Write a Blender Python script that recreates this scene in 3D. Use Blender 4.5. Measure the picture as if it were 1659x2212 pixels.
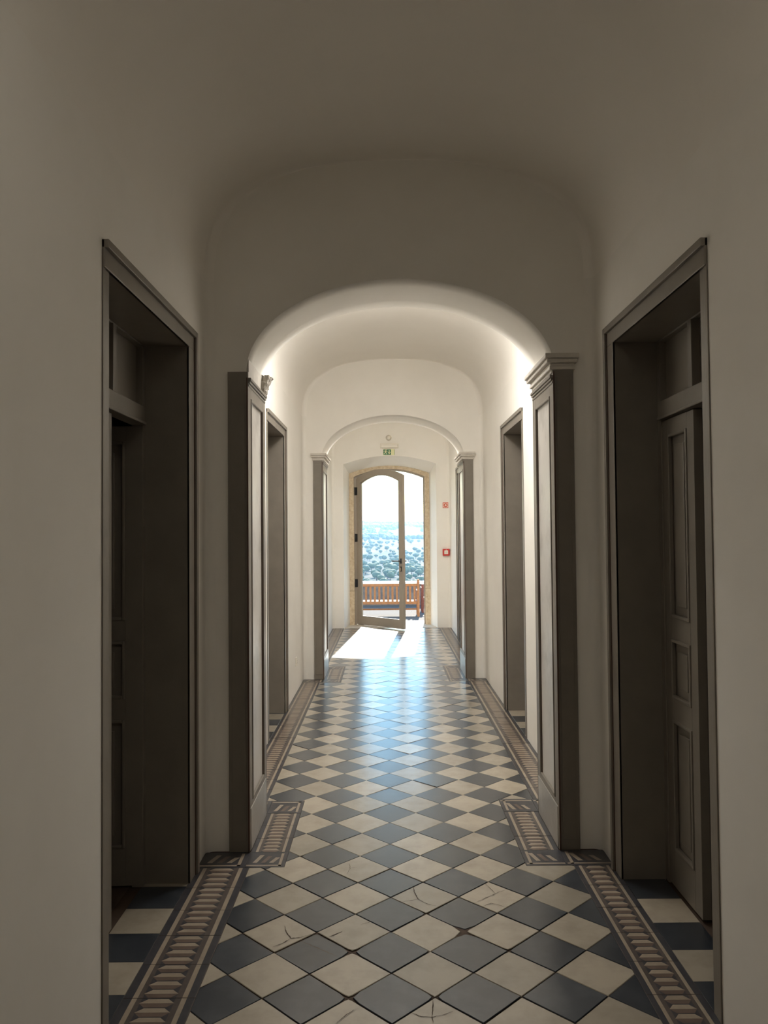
import bpy, bmesh, math, random
from mathutils import Vector, Matrix
for o in list(bpy.data.objects):
    bpy.data.objects.remove(o)
S = bpy.context.scene
COL = S.collection
R = random.Random(7)

# ---------------------------------------------------------------- camera
F_PX, PITCH, YAW, ROLL, CAM_Z = 1702.246, 0.026639, -0.0031733, -0.0089126, 1.5169
cam = bpy.data.cameras.new('camera')
cam.sensor_fit = 'HORIZONTAL'; cam.sensor_width = 36.0; cam.lens = 36.0 * F_PX / 1659.0
cam.clip_start = 0.05; cam.clip_end = 6000
camo = bpy.data.objects.new('camera', cam); COL.objects.link(camo)
fw = Vector((math.sin(YAW) * math.cos(PITCH), math.cos(YAW) * math.cos(PITCH), math.sin(PITCH)))
rt = Vector((math.cos(YAW), -math.sin(YAW), 0)); up = rt.cross(fw)
r2 = math.cos(ROLL) * rt + math.sin(ROLL) * up; u2 = -math.sin(ROLL) * rt + math.cos(ROLL) * up
camo.matrix_world = Matrix(((r2.x, u2.x, -fw.x, 0), (r2.y, u2.y, -fw.y, 0), (r2.z, u2.z, -fw.z, CAM_Z), (0, 0, 0, 1)))
S.camera = camo

# ---------------------------------------------------------------- light
SUN_DIR = Vector((-0.085, -1.0, -0.66))
SUN_E, SKY_E, EXPOSURE, REAR_W = 14.0, 0.70, 0.0, 0.05
FILL_NEAR, FILL_MID, FILL_FAR = (0.05, 0.50), (40.0, 16.5), (29.0, 15.0)  # area and point strengths of the added, unseen fill lamps
w = bpy.data.worlds.new('world'); S.world = w; w.use_nodes = True
wn = w.node_tree.nodes; wl = w.node_tree.links
sky = wn.new('ShaderNodeTexSky'); sky.sky_type = 'NISHITA'; sky.sun_disc = False
sky.sun_elevation = math.radians(33.4); sky.sun_rotation = math.radians(110)
sky.air_density = 1.2; sky.dust_density = 0.3; sky.altitude = 200
hs = wn.new('ShaderNodeHueSaturation'); hs.inputs['Saturation'].default_value = 1.4
wl.new(sky.outputs[0], hs.inputs['Color']); wl.new(hs.outputs[0], wn['Background'].inputs['Color'])
wn['Background'].inputs['Strength'].default_value = SKY_E
ld = bpy.data.lights.new('sun', 'SUN'); ld.energy = SUN_E; ld.angle = math.radians(0.53); ld.color = (1.0, 0.95, 0.86)
lo = bpy.data.objects.new('sun', ld); COL.objects.link(lo)
lo.rotation_euler = SUN_DIR.to_track_quat('-Z', 'Y').to_euler(); lo.location = (1, 30, 14)
pd = bpy.data.lights.new('doorway_portal', 'AREA'); pd.shape = 'RECTANGLE'; pd.size = 1.2; pd.size_y = 2.6
pd.cycles.is_portal = True
po = bpy.data.objects.new('doorway_portal', pd); COL.objects.link(po)
bd = bpy.data.lights.new('rear_fill', 'AREA'); bd.shape = 'RECTANGLE'; bd.size = 1.75; bd.size_y = 2.6; bd.energy = REAR_W; bd.color = (1.0, 0.97, 0.93)  # weak fill light added behind the camera, stands for no real source
bo = bpy.data.objects.new('rear_fill', bd); COL.objects.link(bo)
bo.location = (0.07, -0.6, 1.45); bo.rotation_euler = Vector((0, 1, 0)).to_track_quat('-Z', 'Y').to_euler()
po.location = (0.045, 13.45, 1.3); po.rotation_euler = Vector((0, -1, 0)).to_track_quat('-Z', 'Y').to_euler()
S.view_settings.view_transform = 'Standard'; S.view_settings.look = 'None'
S.view_settings.exposure = EXPOSURE; S.view_settings.gamma = 1.0
S.view_settings.use_curve_mapping = False
cy = S.cycles
cy.max_bounces = 16; cy.diffuse_bounces = 12; cy.glossy_bounces = 6; cy.transmission_bounces = 8
cy.transparent_max_bounces = 12; cy.volume_bounces = 0
cy.use_denoising = True
cy.sample_clamp_indirect = 12.0; cy.caustics_reflective = True; cy.caustics_refractive = False

# ---------------------------------------------------------------- materials
def mat(name, col, rough=0.6, noise=None, bump=0.0, bscale=60.0, spec=0.5, metal=0.0, attr=False, emit=None, coat=None):
    m = bpy.data.materials.new(name); m.use_nodes = True
    n = m.node_tree.nodes; l = m.node_tree.links; b = n['Principled BSDF']
    b.inputs['Base Color'].default_value = (*col, 1); b.inputs['Roughness'].default_value = rough
    b.inputs['Specular IOR Level'].default_value = spec; b.inputs['Metallic'].default_value = metal
    if coat: b.inputs['Coat Weight'].default_value = coat[0]; b.inputs['Coat Roughness'].default_value = coat[1]
    tc = n.new('ShaderNodeTexCoord')
    if noise:
        col2, scale, lo_, hi_ = noise
        t = n.new('ShaderNodeTexNoise'); t.inputs['Scale'].default_value = scale; t.inputs['Detail'].default_value = 7
        t.inputs['Roughness'].default_value = 0.6
        l.new(tc.outputs['Object'], t.inputs['Vector'])
        mr = n.new('ShaderNodeMapRange'); mr.inputs['From Min'].default_value = lo_; mr.inputs['From Max'].default_value = hi_
        l.new(t.outputs['Fac'], mr.inputs['Value'])
        mx = n.new('ShaderNodeMix'); mx.data_type = 'RGBA'
        mx.inputs['A'].default_value = (*col, 1); mx.inputs['B'].default_value = (*col2, 1)
        l.new(mr.outputs['Result'], mx.inputs['Factor'])
        out = mx.outputs['Result']
        if attr:
            at = n.new('ShaderNodeAttribute'); at.attribute_name = 'rnd'
            m2 = n.new('ShaderNodeMapRange'); m2.inputs['To Min'].default_value = 0.80; m2.inputs['To Max'].default_value = 1.18
            l.new(at.outputs['Fac'], m2.inputs['Value'])
            vm = n.new('ShaderNodeVectorMath'); vm.operation = 'SCALE'
            l.new(out, vm.inputs[0]); l.new(m2.outputs['Result'], vm.inputs['Scale']); out = vm.outputs[0]
            m3 = n.new('ShaderNodeMapRange'); m3.inputs['To Min'].default_value = rough * 0.8; m3.inputs['To Max'].default_value = rough * 1.5
            l.new(t.outputs['Fac'], m3.inputs['Value']); l.new(m3.outputs['Result'], b.inputs['Roughness'])
        l.new(out, b.inputs['Base Color'])
    if bump:
        t2 = n.new('ShaderNodeTexNoise'); t2.inputs['Scale'].default_value = bscale; t2.inputs['Detail'].default_value = 5
        l.new(tc.outputs['Object'], t2.inputs['Vector'])
        bp = n.new('ShaderNodeBump'); bp.inputs['Strength'].default_value = bump; bp.inputs['Distance'].default_value = 0.004
        l.new(t2.outputs['Fac'], bp.inputs['Height']); l.new(bp.outputs['Normal'], b.inputs['Normal'])
    if emit:
        b.inputs['Emission Color'].default_value = (*col, 1); b.inputs['Emission Strength'].default_value = emit
    return m

M_PLASTER = mat('white_plaster', (0.84, 0.818, 0.775), 0.75, ((0.79, 0.765, 0.715), 1.3, 0.4, 0.7), 0.35, 9.0, spec=0.3)
M_CEIL = mat('vault_plaster', (0.85, 0.822, 0.775), 0.8, ((0.81, 0.78, 0.73), 1.0, 0.4, 0.7), 0.2, 6.0, spec=0.25)
M_TAUPE = mat('taupe_paint', (0.215, 0.19, 0.158), 0.38, ((0.185, 0.162, 0.135), 6.0, 0.35, 0.7), 0.1, 40.0)
M_WORN = mat('worn_taupe_paint', (0.33, 0.31, 0.28), 0.3, ((0.42, 0.40, 0.37), 5.0, 0.52, 0.68), 0.25, 30.0)
M_PANEL = mat('worn_panel_sheen', (0.60, 0.575, 0.54), 0.35, ((0.42, 0.40, 0.37), 4.0, 0.5, 0.7), 0.3, 25.0)  # worn taupe paint, with its grazing sheen put into the paler base colour
M_DARKWOOD = mat('brown_edge', (0.09, 0.05, 0.035), 0.5)
M_DOORIN = mat('shaded_door_paint', (0.10, 0.10, 0.10), 0.5)
M_CORN = mat('cornice_plaster', (0.62, 0.585, 0.53), 0.6, ((0.52, 0.48, 0.43), 12.0, 0.4, 0.7), 0.3, 30.0)
M_CREAM = mat('cream_tile', (0.365, 0.318, 0.25), 0.36, ((0.29, 0.248, 0.192), 9.0, 0.42, 0.72), 0.05, 14.0, attr=True, spec=0.35, coat=(1.0, 0.22))
M_SLATE = mat('slate_blue_tile', (0.022, 0.028, 0.038), 0.34, ((0.045, 0.052, 0.062), 9.0, 0.45, 0.75), 0.05, 14.0, attr=True, spec=0.35, coat=(1.0, 0.22))
M_GROUT = mat('dark_joint', (0.06, 0.036, 0.022), 0.85)
M_BCREAM = mat('border_cream', (0.33, 0.275, 0.21), 0.3, ((0.26, 0.21, 0.16), 14.0, 0.4, 0.7))
M_BBROWN = mat('border_brown', (0.15, 0.108, 0.085), 0.3, ((0.11, 0.08, 0.065), 14.0, 0.4, 0.7))
M_BBACK = mat('border_ground', (0.082, 0.066, 0.058), 0.3, ((0.11, 0.09, 0.08), 14.0, 0.4, 0.7))
M_BDARK = mat('border_navy', (0.040, 0.040, 0.046), 0.3, ((0.065, 0.062, 0.066), 14.0, 0.4, 0.7))
M_STONE = mat('limestone', (0.54, 0.42, 0.28), 0.8, ((0.70, 0.60, 0.45), 22.0, 0.35, 0.65), 0.9, 45.0)
M_SILL = mat('sill_stone', (0.62, 0.56, 0.46), 0.6, ((0.5, 0.44, 0.35), 14.0, 0.4, 0.7), 0.3, 30.0)
M_ALU = mat('taupe_metal', (0.34, 0.295, 0.245), 0.4)
M_BLACK = mat('black_metal', (0.03, 0.032, 0.036), 0.4)
M_BRASS = mat('brass', (0.5, 0.42, 0.3), 0.35, metal=0.6)
M_WHITEP = mat('white_plastic', (0.78, 0.74, 0.66), 0.4)
M_RED = mat('red_plastic', (0.55, 0.03, 0.025), 0.45)
M_ORANGE = mat('red_orange_print', (0.62, 0.07, 0.03), 0.5)
M_PINKW = mat('warm_white_print', (0.85, 0.72, 0.62), 0.5)
M_GREEN = mat('exit_green', (0.015, 0.14, 0.055), 0.45)
M_LIME = mat('pale_lime_print', (0.72, 0.72, 0.42), 0.5)
M_FACADE = mat('facade_plaster', (0.7, 0.67, 0.6), 0.9, bump=0.4)
M_GRAVEL = mat('gravel', (0.15, 0.12, 0.088), 0.9, ((0.065, 0.052, 0.04), 30.0, 0.42, 0.58), 1.0, 60.0)
M_PARAPET = mat('rubble_stone', (0.2, 0.17, 0.145), 0.95, ((0.13, 0.11, 0.10), 8.0, 0.42, 0.58), 1.0, 12.0)
M_COPING = mat('white_coping', (0.82, 0.79, 0.72), 0.8, bump=0.2)
M_TEAK = mat('teak_wood', (0.34, 0.135, 0.042), 0.6, ((0.26, 0.10, 0.032), 25.0, 0.4, 0.6))
M_REDWOOD = mat('reddish_wood', (0.2, 0.05, 0.025), 0.6, ((0.14, 0.035, 0.02), 25.0, 0.4, 0.6))
M_HILL = mat('dry_grass', (0.11, 0.082, 0.055), 0.95, ((0.028, 0.035, 0.016), 0.035, 0.40, 0.52))
M_LEAF = mat('tree_leaves', (0.055, 0.082, 0.032), 0.8, ((0.09, 0.12, 0.045), 0.9, 0.4, 0.65))
M_BARK = mat('bark', (0.11, 0.075, 0.05), 0.9)
M_PARQ = mat('dark_floorboards', (0.07, 0.045, 0.03), 0.5, ((0.05, 0.03, 0.02), 12.0, 0.4, 0.6))
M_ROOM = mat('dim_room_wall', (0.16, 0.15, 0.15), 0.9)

def glass_mat():
    m = bpy.data.materials.new('clear_glass'); m.use_nodes = True
    n = m.node_tree.nodes; l = m.node_tree.links; n.clear()
    o = n.new('ShaderNodeOutputMaterial'); mx = n.new('ShaderNodeMixShader')
    t = n.new('ShaderNodeBsdfTransparent'); t.inputs[0].default_value = (0.94, 0.965, 0.965, 1)
    g = n.new('ShaderNodeBsdfGlossy'); g.inputs['Roughness'].default_value = 0.0
    f = n.new('ShaderNodeFresnel')
    ge = n.new('ShaderNodeNewGeometry'); mr = n.new('ShaderNodeMapRange'); mr.inputs['To Min'].default_value = 1.45; mr.inputs['To Max'].default_value = 1 / 1.45
    l.new(ge.outputs['Backfacing'], mr.inputs['Value']); l.new(mr.outputs['Result'], f.inputs['IOR'])
    l.new(f.outputs[0], mx.inputs[0]); l.new(t.outputs[0], mx.inputs[1]); l.new(g.outputs[0], mx.inputs[2])
    l.new(mx.outputs[0], o.inputs[0]); return m
M_GLASS = glass_mat()

# ---------------------------------------------------------------- mesh helpers
class MB:
    def __init__(s): s.v = []; s.f = []; s.m = []; s.a = []; s.mats = []; s.sm = []
    def mi(s, m):
        if m not in s.mats: s.mats.append(m)
        return s.mats.index(m)
    def poly(s, pts, m, rnd=0.5, smooth=False):
        b = len(s.v); s.v += [tuple(p) for p in pts]; s.f.append(list(range(b, b + len(pts))))
        s.m.append(s.mi(m)); s.a.append(rnd); s.sm.append(smooth)
    def box(s, x0, x1, y0, y1, z0, z1, m, bev=0.0):
        if x1 < x0: x0, x1 = x1, x0
        if y1 < y0: y0, y1 = y1, y0
        b = min(bev, (x1 - x0) / 3, (y1 - y0) / 3, (z1 - z0) / 3)
        if b <= 0:
            P = [(x0, y0, z0), (x1, y0, z0), (x1, y1, z0), (x0, y1, z0), (x0, y0, z1), (x1, y0, z1), (x1, y1, z1), (x0, y1, z1)]
            for f in ((0, 3, 2, 1), (4, 5, 6, 7), (0, 1, 5, 4), (1, 2, 6, 5), (2, 3, 7, 6), (3, 0, 4, 7)):
                s.poly([P[i] for i in f], m)
            return
        bm = bmesh.new(); bmesh.ops.create_cube(bm, size=1)
        for v in bm.verts:
            v.co = ((x0 + x1) / 2 + v.co.x * (x1 - x0), (y0 + y1) / 2 + v.co.y * (y1 - y0), (z0 + z1) / 2 + v.co.z * (z1 - z0))
        bmesh.ops.bevel(bm, geom=list(bm.edges), offset=b, segments=2, affect='EDGES', profile=0.6)
        s.bm(bm, m)
    def bm(s, bm, m, smooth=False):
        b = len(s.v); bm.verts.index_update()
        s.v += [tuple(v.co) for v in bm.verts]
        for f in bm.faces:
            s.f.append([b + v.index for v in f.verts]); s.m.append(s.mi(m)); s.a.append(0.5); s.sm.append(smooth)
        bm.free()
    def cyl(s, p0, p1, r, m, seg=20, r2=None):
        p0 = Vector(p0); p1 = Vector(p1); d = p1 - p0
        bm = bmesh.new()
        bmesh.ops.create_cone(bm, cap_ends=True, segments=seg, radius1=r, radius2=r if r2 is None else r2, depth=d.length)
        q = d.to_track_quat('Z', 'Y').to_matrix().to_4x4(); q.translation = (p0 + p1) / 2
        bmesh.ops.transform(bm, matrix=q, verts=bm.verts); s.bm(bm, m, True)
    def xform(s, M):
        s.v = [tuple(M @ Vector(p)) for p in s.v]; return s
    def build(s, name, parent=None, weld=False, auto=None):
        me = bpy.data.meshes.new(name); me.from_pydata(s.v, [], s.f)
        for m in s.mats: me.materials.append(m)
        me.polygons.foreach_set('material_index', s.m); me.polygons.foreach_set('use_smooth', s.sm)
        at = me.attributes.new('rnd', 'FLOAT', 'FACE'); at.data.foreach_set('value', s.a)
        me.update()
        if weld:
            bm = bmesh.new(); bm.from_mesh(me); bmesh.ops.remove_doubles(bm, verts=bm.verts, dist=1e-5)
            bmesh.ops.recalc_face_normals(bm, faces=bm.faces) if weld == 'n' else None
            bm.to_mesh(me); bm.free()
        o = bpy.data.objects.new(name, me); COL.objects.link(o)
        if parent: o.parent = parent
        return o

def tag(o, label=None, cat=None, group=None, kind=None):
    if label: o['label'] = label
    if cat: o['category'] = cat
    if group: o['group'] = group
    if kind: o['kind'] = kind
    return o
def empty(name, loc, label, cat, group=None, kind=None):
    o = bpy.data.objects.new(name, None); COL.objects.link(o); o.location = loc; o.empty_display_size = 0.1
    return tag(o, label, cat, group, kind)
def child(mb, name, root, **k):
    """mesh given in world coordinates, re-expressed relative to its root"""
    L = root.location if root.type == 'EMPTY' else Vector((0, 0, 0))
    p = root
    off = Vector((0, 0, 0))
    while p is not None:
        off += Vector(p.location); p = p.parent
    mb.v = [(x - off.x, y - off.y, z - off.z) for x, y, z in mb.v]
    return mb.build(name, root, **k)

# ---------------------------------------------------------------- dimensions
XL, XR, CX = -0.878, 1.018, 0.070
ARCH = [(3.82, 4.30), (8.26, 8.84)]
YB, YE = -3.2, 12.63
JL, JR = -0.675, 0.820          # masonry arch reveals
ZS, ZT, VEXP = 2.75, 3.352, 2.6   # vault springing, crown
ASP, ATOP = 2.30, 2.758

def arch_path(x0, x1, zs, zt, n=2.0, seg=40, kind='super', z0=0.0, inset=0.0):
    """left foot -> up -> over -> right foot"""
    c = (x0 + x1) / 2; a = (x1 - x0) / 2
    pts = [(x0 + inset, z0)]
    for i in range(seg + 1):
        if kind == 'super':
            t = math.pi * (1 - i / seg); ct, st = math.cos(t), math.sin(t)
            x = math.copysign(abs(ct) ** (2 / n), ct); z = st ** (2 / n) if st > 1e-9 else 0
        else:
            x = -1 + 2 * i / seg; z = 1 - x * x
        pts.append((c + x * (a - inset), zs + z * (zt - zs - inset * 0.15)))
    pts.append((x1 - inset, z0))
    return pts

def face_ring(mb, outer, inner, y, m, flip=False):
    for i in range(len(outer) - 1):
        q = [(outer[i][0], y, outer[i][1]), (outer[i + 1][0], y, outer[i + 1][1]), (inner[i + 1][0], y, inner[i + 1][1]), (inner[i][0], y, inner[i][1])]
        mb.poly(q[::-1] if flip else q, m)
def sweep(mb, pa, ya, pb, yb, m, smooth=True):
    n = len(pa)
    for i in range(n - 1):
        mb.poly([(pa[i][0], ya, pa[i][1]), (pa[i + 1][0], ya, pa[i + 1][1]), (pb[i + 1][0], yb, pb[i + 1][1]), (pb[i][0], yb, pb[i][1])], m, smooth=smooth)

ZF = -0.03
vault = lambda ins=0.0: arch_path(XL, XR, ZS, ZT, VEXP, 60, inset=ins, z0=ZF)
amain = arch_path(JL - 0.004, JR + 0.004, ASP, ATOP, 2.0, 60, z0=ZF)

# ---------------------------------------------------------------- door openings in the side walls: (side, y0, y1) of the hole
HOLE_Z = 2.36
HOLES_L = [(2.48, 3.48), (5.80, 6.71)]
HOLES_R = [(2.52, 3.49), (5.88, 6.75), (10.33, 11.21)]
SECT = [(YB, 3.82), (4.30, 8.26), (8.84, YE)]
FIL = 0.045
for side, X, holes in (('left', XL, HOLES_L), ('right', XR, HOLES_R)):
    mb = MB(); sg = 1 if side == 'left' else -1
    for (a, b) in SECT:
        e = b - FIL; ys = [a]
        hs = [h for h in holes if a < h[0] < b]
        cur = a
        for h in hs:
            mb.poly([(X, cur, ZF), (X, h[0], ZF), (X, h[0], ZS), (X, cur, ZS)], M_PLASTER)
            mb.poly([(X, h[0], HOLE_Z), (X, h[1], HOLE_Z), (X, h[1], ZS), (X, h[0], ZS)], M_PLASTER)
            cur = h[1]
        mb.poly([(X, cur, ZF), (X, e, ZF), (X, e, ZS), (X, cur, ZS)], M_PLASTER, smooth=True)
        for k in range(8):
            t0, t1 = math.pi / 2 * k / 8, math.pi / 2 * (k + 1) / 8
            p = lambda t: (X + sg * FIL * (1 - math.cos(t)), e + FIL * math.sin(t))
            A, B = p(t0), p(t1)
            mb.poly([(A[0], A[1], ZF), (B[0], B[1], ZF), (B[0], B[1], ZS), (A[0], A[1], ZS)], M_PLASTER, smooth=True)
    o = mb.build('wall_' + side, weld=True)
    tag(o, 'white plastered corridor wall on the %s with dark painted doorways' % side, 'wall', kind='structure')

mb = MB()
for (a, b) in SECT:
    v0 = vault()[1:-1]
    ny = max(2, int((b - FIL - a) / 0.5))
    for k in range(ny):
        sweep(mb, v0, a + (b - FIL - a) * k / ny, v0, a + (b - FIL - a) * (k + 1) / ny, M_CEIL)
    for k in range(8):
        t0, t1 = math.pi / 2 * k / 8, math.pi / 2 * (k + 1) / 8
        i0, i1 = FIL * (1 - math.cos(t0)), FIL * (1 - math.cos(t1))
        sweep(mb, vault(i0)[1:-1], b - FIL + FIL * math.sin(t0), vault(i1)[1:-1], b - FIL + FIL * math.sin(t1), M_CEIL)
o = mb.build('ceiling', weld=True); tag(o, 'white plastered barrel vault over the corridor', 'ceiling', kind='structure')

for i, (a, b) in enumerate(ARCH):
    mb = MB()
    face_ring(mb, vault(FIL), amain, a, M_PLASTER)
    face_ring(mb, vault(0), amain, b, M_PLASTER, True)
    am = amain[1:-1]
    for k in range(4): sweep(mb, am, a + (b - a) * k / 4, am, a + (b - a) * (k + 1) / 4, M_PLASTER)
    for X in (amain[0][0], amain[-1][0]):
        mb.poly([(X, a, ZF), (X, b, ZF), (X, b, ASP), (X, a, ASP)], M_PLASTER)
    o = mb.build('wall_near_arch' if i == 0 else 'wall_far_arch', weld=True)
    tag(o, ('nearer' if i == 0 else 'farther') + ' white plastered cross wall pierced by a rounded archway', 'wall', kind='structure')

mb = MB(); mb.poly([(XL - 0.1, YB, 0), (XR + 0.1, YB, 0), (XR + 0.1, YB, 3.5), (XL - 0.1, YB, 3.5)], M_PLASTER)
tag(mb.build('wall_back'), 'white plastered wall closing the corridor behind the viewer', 'wall', kind='structure')

# end wall with splayed segmental recess and outer facade
REC = arch_path(-0.690, 0.800, 2.625, 2.757, kind='seg', seg=60, z0=ZF)
REC2 = arch_path(-0.618, 0.712, 2.505, 2.632, kind='seg', seg=60, z0=ZF)
STI = arch_path(-0.540, 0.634, 2.452, 2.582, kind='seg', seg=60)
mb = MB()
face_ring(mb, vault(FIL), REC, YE, M_PLASTER)
sweep(mb, REC, YE, REC2, 13.05, M_PLASTER, False)
o = mb.build('wall_end', weld=True); tag(o, 'white end wall with a splayed arched recess around the glazed door', 'wall', kind='structure')
mb = MB()
face_ring(mb, arch_path(-7, 7, 4.5, 6.0, kind='seg', seg=60, z0=-0.6), arch_path(-0.54, 0.634, 2.452, 2.582, kind='seg', seg=60, z0=-0.6), 13.5, M_FACADE, True)
sweep(mb, STI, 13.3, STI, 13.5, M_FACADE, False)
o = mb.build('wall_facade', weld=True); tag(o, 'plastered outer face of the building around the terrace door', 'wall', kind='structure')
# roof: added outer shell, out of view, against stray daylight
mb = MB()
mb.box(-3.6, 3.6, YB - 0.3, 13.49, 3.75, 3.9, M_FACADE)
for xx in (-3.6, 3.5): mb.box(xx, xx + 0.1, YB - 0.3, 13.49, -0.3, 3.75, M_FACADE)
mb.box(-3.5, 3.5, YB - 0.3, YB - 0.2, -0.3, 3.75, M_FACADE)
tag(mb.build('daylight_shell'), 'roof shell added around the corridor, out of view, to keep daylight out', 'blackout', kind='structure')

# stone surround, built of separate blocks inside one mesh, with chipped edge on the left
root = empty('trim_1', (0.047, 13.05, 0), 'rough yellow limestone surround framing the glazed door', 'door surround', kind='structure')
mb = MB()
def ring_solid(mb, o_, i_, y0, y1, m, sm=False):
    face_ring(mb, o_, i_, y0, m); face_ring(mb, o_, i_, y1, m, True)
    sweep(mb, i_, y0, i_, y1, m, sm); sweep(mb, o_, y0, o_, y1, m, sm)
arcO = arch_path(-0.618, 0.712, 2.505, 2.632, kind='seg', seg=60, z0=2.43)
arcI = arch_path(-0.540, 0.634, 2.452, 2.582, kind='seg', seg=60, z0=2.43)
ring_solid(mb, arcO, arcI, 13.045, 13.3, M_STONE)
child(mb, 'lintel', root, weld='n')
for (x0, x1, zb, nm) in ((-0.618, -0.540, 0.565, 'l'), (0.634, 0.712, 0.60, 'r')):
    b1 = MB(); b1.box(x0 - (0.006 if nm == 'l' else 0), x1 + (0 if nm == 'l' else 0.010), 13.040, 13.3, 0, zb - 0.003, M_STONE, 0.006); child(b1, 'jamb_block', root)
    b2 = MB(); b2.box(x0, x1, 13.045, 13.3, zb, 2.43, M_STONE, 0.006); child(b2, 'jamb_block', root)

# ---------------------------------------------------------------- floor
D = 0.2 * math.sqrt(2) / 2; GX, GY = 0.0029, 2.7567
BW = [(YB, 3.625, -0.640, 0.836), (3.625, 4.52, -0.480, 0.622), (4.52, 8.07, -0.692, 0.817), (8.07, 9.03, -0.480, 0.622), (9.03, YE, -0.692, 0.817)]
def clip(poly, a, b, c):          # keep a*x+b*y<=c
    out = []
    for i in range(len(poly)):
        P, Q = poly[i], poly[(i + 1) % len(poly)]
        dp, dq = a * P[0] + b * P[1] - c, a * Q[0] + b * Q[1] - c
        if dp <= 0: out.append(P)
        if (dp < 0 < dq) or (dq < 0 < dp):
            t = dp / (dp - dq); out.append((P[0] + t * (Q[0] - P[0]), P[1] + t * (Q[1] - P[1])))
    return out
def area(p): return 0.5 * sum(p[i][0] * p[(i + 1) % len(p)][1] - p[(i + 1) % len(p)][0] * p[i][1] for i in range(len(p)))
def inset(poly, d):
    if area(poly) < 0: poly = poly[::-1]
    # drop short edges
    q = [p for i, p in enumerate(poly) if math.dist(p, poly[i - 1]) > 1e-5]
    res = list(q)
    for i in range(len(q)):
        P, Q = q[i], q[(i + 1) % len(q)]
        L = math.dist(P, Q)
        if L < 1e-6: continue
        nx, ny = (Q[1] - P[1]) / L, -(Q[0] - P[0]) / L     # outward for ccw
        res = clip(res, nx, ny, nx * P[0] + ny * P[1] - d)
        if len(res) < 3: return []
    return res
def tile(mb, poly, m, gap=0.0009, bev=0.0011, zt=0.0, tilt=(0, 0), thick=0.004, wob=0.0):
    top0 = inset(poly, gap)
    if len(top0) < 3 or abs(area(top0)) < 4e-5: return
    top = inset(top0, bev)
    if len(top) < 3: return
    cx = sum(p[0] for p in top) / len(top); cyy = sum(p[1] for p in top) / len(top)
    zf = lambda x, y: zt + tilt[0] * (x - cx) + tilt[1] * (y - cyy)
    r = R.random()
    mb.poly([(x, y, zf(x, y)) for x, y in top], m, r)
    if len(top) == len(top0):
        # match indices by nearest
        k0 = min(range(len(top0)), key=lambda k: math.dist(top0[k], top[0]))
        n = len(top)
        for i in range(n):
            a_, b_ = top0[(k0 + i) % n], top0[(k0 + i + 1) % n]
            c_, d_ = top[(i + 1) % n], top[i]
            mb.poly([(a_[0], a_[1], zf(*a_) - bev), (b_[0], b_[1], zf(*b_) - bev), (c_[0], c_[1], zf(*c_)), (d_[0], d_[1], zf(*d_))], m, r)
            mb.poly([(a_[0], a_[1], -thick), (b_[0], b_[1], -thick), (b_[0], b_[1], zf(*b_) - bev), (a_[0], a_[1], zf(*a_) - bev)], m, r)

CHIP = {(-1, 1): 0.0136, (-1, -1): 0.0161, (2, 2): 0.0174, (1, -1): 0.0087, (1, 1): 0.0062, (-2, 2): 0.0074, (-3, 1): 0.0087, (3, 1): 0.0050, (2, 0): 0.0050, (-2, 0): 0.0062, (0, 2): 0.0037, (-3, 7): 0.0074, (1, 3): 0.0050, (-4, 4): 0.0037}
mb = MB()
for b in range(int((YB - GY) / D) - 2, int((YE - GY) / D) + 3):
    for a in range(-8, 9):
        if (a + b) % 2 == 0: continue
        cx, c_y = GX + a * D, GY + b * D
        base = [(cx + D, c_y), (cx, c_y + D), (cx - D, c_y), (cx, c_y - D)]
        m = M_SLATE if a % 2 == 0 else M_CREAM
        if not (YB - D < c_y < YE + D): continue
        q = list(base)
        for (vx, vy), r_ in CHIP.items():
            if abs(vx - a) + abs(vy - b) != 1: continue
            cr = r_ * random.Random(vx * 31 + vy * 7 + a).uniform(0.1, 1.0)
            if cr < 0.004: continue
            for jj in range(2):
                an = (0.5 - jj) * 1.1; ux, uy = vx - a, vy - b; wx, wy = ux * math.cos(an) - uy * math.sin(an), ux * math.sin(an) + uy * math.cos(an)
                q = clip(q, wx, wy, wx * (GX + vx * D) + wy * (GY + vy * D) - cr)
        near = c_y < 3.6 and abs(a) < 5
        gap = 0.0017 if near else 0.0009; bev = 0.0020 if c_y < 5 else 0.0012
        dz = R.uniform(-0.0011, 0.0011); tl = (R.gauss(0, 0.0035), R.gauss(0, 0.0035)); rn = R.random()
        if (a, b) == (-2, 1): dz -= 0.0012; tl = (0.012, -0.01)
        zf = lambda x, y: dz + tl[0] * (x - cx) + tl[1] * (y - c_y)
        top0 = inset(q, gap); top = inset(top0, bev) if len(top0) > 2 else []
        if len(top) < 3: continue
        faces = [(top, None)]
        if len(top) == len(top0):
            k0 = min(range(len(top0)), key=lambda k: math.dist(top0[k], top[0])); n = len(top)
            for i in range(n):
                a_, b_, c_, d_ = top0[(k0 + i) % n], top0[(k0 + i + 1) % n], top[(i + 1) % n], top[i]
                faces.append(([a_, b_, c_, d_], (d_, c_)))
        for (y0, y1, xl, xr) in BW:
            for f_, edge in faces:
                p = clip(clip(clip(clip(f_, -1, 0, -xl - 0.0012), 1, 0, xr - 0.0012), 0, -1, -y0), 0, 1, y1)
                if len(p) < 3 or abs(area(p)) < 1e-7: continue
                if edge is None: mb.poly([(x, y, zf(x, y)) for x, y in p], m, rn)
                else:
                    (ex, ey), (gx_, gy_) = edge; L_ = math.hypot(gx_ - ex, gy_ - ey) or 1
                    dd = lambda x, y: min(bev, abs((x - ex) * (gy_ - ey) - (y - ey) * (gx_ - ex)) / L_)
                    mb.poly([(x, y, zf(x, y) - dd(x, y)) for x, y in p], m, rn)
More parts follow.
